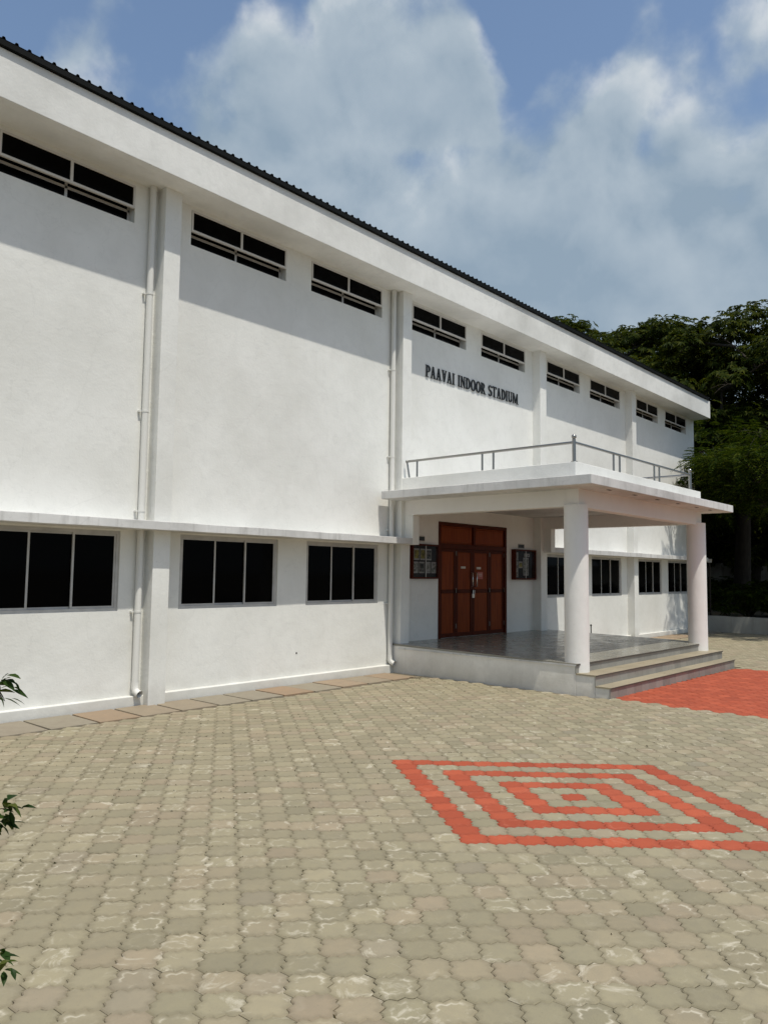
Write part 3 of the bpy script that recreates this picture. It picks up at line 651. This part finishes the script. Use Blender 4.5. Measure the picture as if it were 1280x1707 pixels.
def plate(x0, x1, z0, z1, label):
    p_ = tag(empty('name_plate'), label, 'sign', 'small black plates above the notice boards')
    MB().box(x0-.015, x1+.015, -.008, -.001, z0-.02, z1+.02).build('backing', 'pale', p_)
    MB().box(x0, x1, -.014, -.007, z0, z1).build('plate', 'black', p_)
    n_ = 6; wq = (x1-x0)*.7/n_
    b = MB()
    for i in range(n_): b.box(x0+(x1-x0)*.15+i*wq, x0+(x1-x0)*.15+i*wq+wq*.7, -.0155, -.0138, (z0+z1)/2-.012, (z0+z1)/2+.012)
    b.build('line_of_print', 'felt', p_)
board(11.885, 12.755, 1.80, 2.515, .083, 'glass-fronted notice board with rows of small printed sheets, left of the wooden door', 0)
board(15.673, 16.62, 1.79, 2.52, .125, 'glass-fronted notice board with long sheets and a yellow notice, right of the door', 1)
plate(12.172, 12.345, 2.585, 2.67, 'small black plate above the notice board with rows of sheets')
plate(15.975, 16.24, 2.562, 2.645, 'small black plate above the notice board with the yellow notice')
rd = MB(); rd.tube([(19.145, -.3, -.03), (19.145, -.3, .56)], .016, 8).tube([(19.145, -.3, .56), (19.145, -.3, .60)], .026, 8)
tag(rd.build('pipe_stub', 'black', None, True), 'thin dark pipe stub standing upright by the wall beyond the porch', 'pipe')

# ------------------------------------------------------------------ planter wall and compound wall on the far side
pw = MB()
n = 60; v = []; f = []
for i in range(n+1):
    y_ = -16+i*(28.)/n; zt_ = .545+random.gauss(0, .006)
    v += [(28.06, y_, -.1), (28.06+random.gauss(0, .004), y_, zt_), (28.30, y_, zt_+random.gauss(0, .006)), (28.30, y_, -.1)]
for i in range(n):
    a = i*4
    for k in range(4): f.append((a+k, a+4+k, a+4+(k+1) % 4, a+(k+1) % 4))
f += [(0, 1, 2, 3), (4*n+3, 4*n+2, 4*n+1, 4*n)]
tag(pw.add(v, [q[::-1] for q in f]).build('planter_wall', 'oldwall', None), 'low mildewed white garden wall at the edge of the paving', 'wall')
tag(MB().box(28.30, 60, -30, 40, -.1, .42).build('garden_soil', 'soil', None), kind='structure')
cw = tag(empty('compound_wall'), 'tall stained boundary wall in the shade behind the trees', 'wall')
MB().box(46, 46.2, -30, 40, .3, 2.5).build('panel', 'oldwall', cw); MB().box(45.95, 46.25, -30, 40, 2.5, 2.58).build('coping', 'oldwall', cw, bevel=.01)
for i in range(12): MB().box(45.9, 46.3, -28+i*5.5, -27.6+i*5.5, .3, 2.75).build('pier', 'oldwall', cw, bevel=.01)
lb = tag(empty('junction_box'), 'small pale box on a thin post just behind the planter wall', 'box')
MB().tube([(29.0, -.08, .3), (29.0, -.08, 2.46)], .03, 8).build('post', 'bark', lb); MB().box(28.93, 29.05, -.15, -.01, 2.45, 2.58).build('case', 'pale', lb, bevel=.01)

# ------------------------------------------------------------------ trees
def unit(a): return a/np.maximum(np.linalg.norm(a, axis=-1, keepdims=True), 1e-9)
def leaf_quads(base, d, side, ln, wd, droop):
    up = unit(np.cross(side, d)); b = base; ln = ln[:, None]; wd = wd[:, None]
    mid = b+d*ln*.5+up*ln*.06; tip = b+d*ln-up*0+np.array([0, 0, -1.])*ln*droop
    V = np.stack([b, mid+side*wd*.5, tip, mid-side*wd*.5], 1).reshape(-1, 3)
    return V, np.arange(len(V)).reshape(-1, 4)
def rosettes(clumps, per, leaf, k=8, flat=.75, shell=.55):
    B_, D_, S_, LN, WD = [], [], [], [], []
    for (c, r) in clumps:
        n_ = max(6, int(per*r*r)); o_ = unit(rng.normal(size=(n_, 3))); o_[:, 2] = np.abs(o_[:, 2])*1.1-.35; o_ = unit(o_)
        rad = r*(shell+(1-shell)*rng.random(n_))[:, None]*np.array([1, 1, flat])
        P = c+o_*rad+rng.normal(size=(n_, 3))*.06; ax = unit(o_*.7+np.array([0, 0, .75])+rng.normal(size=(n_, 3))*.25)
        u = unit(np.cross(ax, rng.normal(size=(n_, 3)))); w_ = np.cross(ax, u)
        for j in range(k):
            a = 2*np.pi*(j+rng.random(n_)*.5)/k; rd_ = u*np.cos(a)[:, None]+w_*np.sin(a)[:, None]
            d = unit(rd_+ax*.25+np.array([0, 0, -.35])); B_.append(P); D_.append(d); S_.append(unit(np.cross(d, ax)))
            LN.append(leaf*(.75+.5*rng.random(n_))); WD.append(leaf*.36*(.8+.4*rng.random(n_)))
    return leaf_quads(np.concatenate(B_), np.concatenate(D_), np.concatenate(S_), np.concatenate(LN), np.concatenate(WD), .22)
def fronds(clumps, per, ln=.62):
    B_, D_, S_, LN, WD = [], [], [], [], []
    for (c, r) in clumps:
        n_ = max(6, int(per*r*r)); o_ = unit(rng.normal(size=(n_, 3))*np.array([1, 1, .5]))
        P = c+o_*r*(.25+.75*rng.random(n_))[:, None]*np.array([1, 1, .45]); ax = unit(o_*np.array([1, 1, .2])+rng.normal(size=(n_, 3))*.35); ax[:, 2] = np.minimum(ax[:, 2], .35); ax = unit(ax)
        side = unit(np.cross(ax, np.array([0, 0, 1.]))); up = np.cross(side, ax)
        for j in range(9):
            t = (j+.7)/9; q = P+ax*(ln*t)+np.array([0, 0, -1.])*(ln*.35*t*t)
            for sg in (-1, 1):
                d = unit(side*sg+ax*.55+np.array([0, 0, -.22])); B_.append(q); D_.append(d); S_.append(unit(np.cross(d, up))); l_ = .17*math.sin(math.pi*(.15+.8*t))
                LN.append(np.full(n_, l_)*(.8+.4*rng.random(n_))); WD.append(np.full(n_, .052))
    return leaf_quads(np.concatenate(B_), np.concatenate(D_), np.concatenate(S_), np.concatenate(LN), np.concatenate(WD), .12)
def tree(name, label, base, fork, clumps, style, trunk_r, per, leaf, group=None, mat_='leafA'):
    T_ = tag(empty(name, base), label, 'tree', group); T_.location = (0, 0, 0)
    b = MB(); base = np.array(base, float); fk = base+np.array([random.uniform(-.5, .5), random.uniform(-.5, .5), fork])
    b.tube([base-[0, 0, .3], base+(fk-base)*.15, base+(fk-base)*.6+[random.uniform(-.15, .15), random.uniform(-.15, .15), 0], fk], [trunk_r*1.5, trunk_r*1.1, trunk_r*.9, trunk_r*.8], 12)
    limbs = []
    for c, r in sorted(clumps, key=lambda q: np.linalg.norm(q[0]-fk)):
        src = fk; rad = trunk_r*.42
        cand = [p for p in limbs if np.linalg.norm(p-c) < np.linalg.norm(fk-c)*.75 and p[2] < c[2]]
        if cand: src = min(cand, key=lambda p: np.linalg.norm(p-c)); rad = trunk_r*.22
        m1 = src+(c-src)*.45+np.array([random.gauss(0, .2), random.gauss(0, .2), .15*np.linalg.norm(c-src)*.6])
        b.tube([src, m1, c], [rad, rad*.6, rad*.22], 6); limbs.append(m1)
        for _ in range(4):
            e = c+unit(rng.normal(size=3)*np.array([1, 1, .6])+np.array([0, 0, .25]))*r*.8; s0 = m1+(c-m1)*random.uniform(.45, .95)
            b.tube([s0, (s0+e)/2+[0, 0, .08], e], [rad*.28, rad*.16, .008], 5)
    b.build('trunk', 'bark', T_, True)
    V, Q = rosettes(clumps, per, leaf) if style == 'rosette' else fronds(clumps, per, leaf)
    npmesh('crown', V, Q, mat_, T_); return T_
def crown(c, rad, n, r0, r1, lower=-.5, fill=.55):
    out = []; c = np.array(c, float); rad = np.array(rad, float); tries = 0
    while len(out) < n and tries < 4000:
        tries += 1; o_ = rng.normal(size=3); o_ /= np.linalg.norm(o_)
        if o_[2] < lower: continue
        s_ = fill+(1-fill)*rng.random(); p_ = c+o_*rad*s_; r_ = r0+(r1-r0)*rng.random()
        if all(np.linalg.norm(p_-q[0]) > .62*(r_+q[1]) for q in out): out.append((p_, r_))
    return out
GRP = 'tall trees beyond the planter wall'
tree('broadleaf_tree', 'tallest dark broadleaf tree with domed leaf clumps rising past the roof end', (36.8, 1.2, .3), 6.5, crown((36.8, .9, 9.9), (5.0, 4.6, 3.6), 50, 1.0, 1.7, -.75), 'rosette', .34, 85, .25, GRP)
tree('broadleaf_tree', 'dark broadleaf tree with domed crown showing just above the roof edge', (38.2, 6.4, .3), 6.2, crown((38.2, 5.8, 11.9), (4.0, 3.8, 3.2), 38, 1.0, 1.6, -.75), 'rosette', .30, 85, .25, GRP)
tree('broadleaf_tree', 'smaller broadleaf tree whose top clumps peep over the middle of the roof edge', (40.2, 11.6, .3), 8., crown((40.2, 11.6, 13.6), (3.6, 3.8, 2.7), 32, .9, 1.5, -.7), 'rosette', .28, 85, .25, GRP)
tree('broadleaf_tree', 'dark broadleaf tree standing deepest behind the planter wall', (41.5, -3.2, .3), 6.0, crown((41.3, -3.2, 10.0), (5.2, 5.2, 4.8), 46, 1.1, 1.8, -.8), 'rosette', .34, 70, .27, GRP)
tree('feathery_tree', 'feathery fine-leaved tree with bright tips reaching towards the porch corner', (31.6, -2.6, .3), 3.4,
     crown((30.3, -2.4, 5.6), (4.6, 4.2, 1.7), 44, .8, 1.35, -.8, .35)+[(np.array([26.6, -1.3, 5.4]), .9), (np.array([27.2, -1.7, 4.9]), .8), (np.array([26.0, -2.2, 5.9]), .9), (np.array([27.4, -.9, 5.9]), .8), (np.array([26.0, -3.4, 5.6]), 1.0), (np.array([25.4, -4.6, 5.9]), 1.0), (np.array([26.6, -5.2, 6.3]), 1.1), (np.array([27.6, -3.2, 5.2]), 1.0)], 'frond', .20, 75, .62, None, 'leafB')
tree('feathery_tree', 'shaded fine-leaved tree filling the gap behind the building end', (33.6, 4.6, .3), 3.2, crown((33.4, 4.2, 6.4), (4.2, 4.4, 3.0), 40, 1.0, 1.6, -.9, .3), 'frond', .2, 60, .66, None, 'leafB')
tree('shade_tree', 'dense dark tree between the tall trees and the boundary wall', (43.4, 2.6, .3), 3.2, crown((43.2, 2.6, 6.4), (3.6, 6.0, 4.2), 44, 1.2, 1.9, -.9, .3), 'rosette', .26, 36, .34)
tree('shade_tree', 'dense dark low tree in front of the boundary wall', (42.6, 10.4, .3), 3.2, crown((42.4, 10.4, 7.0), (3.6, 5.0, 4.6), 40, 1.2, 1.9, -.9, .3), 'rosette', .26, 36, .34)


# trees massed behind the boundary wall: copies of the dense tree
def copy_tree(o, parent=None):
    c = o.copy(); col.objects.link(c); c.parent = parent
    for ch in o.children: copy_tree(ch, c)
    return c
dense = [o for o in bpy.data.objects if o.name.startswith('shade_tree') and o.parent is None]
for k, (dx, dy, rz) in enumerate([(6, -12, .3), (7, -5, 1.9), (6.5, 3, .8), (7, 10, 2.6), (12, -9, 2.2), (12, -1, 1.2), (12.5, 7, .2), (13, 15, 3.), (-8.5, 9.5, 1.4)]):
    c = copy_tree(dense[k % 2]); src = Vector((43.4, 2.6, 0)) if dense[k % 2]['label'].startswith('dense dark tree') else Vector((42.6, 10.4, 0))
    pos = Vector((43.4+dx, 2.6+dy, -2.2 if k < 8 else 0)); q = Matrix.Rotation(rz, 4, 'Z'); c.matrix_world = Matrix.Translation(pos) @ q @ Matrix.Translation(-src)
    c['label'] = 'dense dark tree massed with others behind the boundary wall'; c['group'] = 'dark trees behind the boundary wall'
    if k == 8: c['label'] = 'dense dark tree close behind the end wall of the hall'; del c['group']
# low shrubs in the planter
def bush(x, y, r, label):
    Sx = tag(empty('garden_shrub', (0, 0, 0)), label, 'shrub', 'shrubs in the planter')
    cl = [(np.array([x+random.gauss(0, r*.5), y+random.gauss(0, r*.5), .5+r*random.uniform(.3, 1.)]), r*random.uniform(.4, .6)) for _ in range(7)]
    b = MB()
    for c, _ in cl: b.tube([(x, y, .38), (np.array([x, y, .4])+c)/2+[0, 0, .1], c], [.03, .02, .008], 5)
    b.build('stem', 'bark', Sx, True); V, Q = fronds(cl, 150, .36); npmesh('foliage', V, Q, 'leafB', Sx)
for x_, y_, r_ in ((30.4, -1.0, .9), (31.2, 1.8, 1.1), (33.5, -4.2, 1.0), (29.9, -3.4, 1.0), (30.6, -5.2, 1.1), (32.6, -1.2, 1.2), (36.5, -2.4, 1.2), (34.5, 2.2, 1.1), (38.5, .4, 1.3), (40, 4, 1.3), (43.5, -5, 1.3), (44.2, .8, 1.4), (32.3, -7.0, 1.0)):
    bush(x_, y_, r_, 'low shaded shrub growing in the garden bed')

# ------------------------------------------------------------------ shrub beside the camera, its sprays reach into the left edge of the frame
def shrub():
    S_ = tag(empty('shrub'), 'leafy green shrub whose pointed-leaf sprays reach in over the paving', 'shrub')
    st = MB(); V = []; Fc = []
    tips = []
    tg = [((.845, -7.838, 1.600), 1.), ((.858, -7.895, 1.288), 1.), ((.798, -8.008, .966), 1.), ((.825, -7.83, 1.56), 1.), ((.84, -7.885, 1.255), 1.), ((.70, -7.75, 1.75), .8), ((.62, -7.95, 1.45), .9), ((.55, -7.6, 1.2), 1.), ((.45, -7.9, 1.7), 1), ((.2, -7.5, 1.6), 1), ((.05, -7.8, 1.3), 1), ((.6, -8.05, .75), .9), ((.25, -8.1, 1.1), 1)]
    for (t_, s_) in tg:
        t_ = Vector(t_); b0 = SHRUB+Vector((random.uniform(-.06, .06), random.uniform(-.06, .06), -.02)); m1 = Vector((b0.x+(t_.x-b0.x)*.25, b0.y+(t_.y-b0.y)*.25, t_.z+.10)); pts = []
        for i in range(9):
            u = i/8; pts.append(b0*(1-u)**2+m1*2*u*(1-u)+t_*u*u)
        st.tube(pts, [.012*(1-i/8)**1.3+.0014 for i in range(9)], 6)
        for i in range(4, 9):
            for k in range(6 if i < 6 else 17): tips.append((pts[i]+Vector((random.gauss(0, .018), random.gauss(0, .018), random.gauss(0, .014))), (pts[i]-pts[i-1]).normalized()))
    st.build('stem', 'twig', S_, True)
    for p_, t_ in tips:
        d = (t_*.6+Vector((random.gauss(0, .8), random.gauss(0, .8), random.gauss(-.25, .5)))).normalized(); sd = d.cross(Vector((random.gauss(0, .4), random.gauss(0, .4), 1))).normalized(); up = sd.cross(d)
        ln = random.uniform(.024, .046); wd = ln*random.uniform(.40, .56); n0 = len(V); p_ = p_+d*.006
        prof = [(0, .03), (.18, .62), (.42, 1.), (.68, .72), (.88, .28), (1., 0.)]
        for (u, w_) in prof:
            c = p_+d*ln*u-Vector((0, 0, 1))*ln*.25*u*u
            V += [c+sd*wd*.5*w_+up*wd*.14*w_, c, c-sd*wd*.5*w_+up*wd*.14*w_]
        for i in range(5):
            a = n0+i*3; Fc += [(a, a+1, a+4, a+3), (a+1, a+2, a+5, a+4)]
    npmesh('leaves', np.array([tuple(v) for v in V]), np.array(Fc), 'leafC', S_)
shrub()
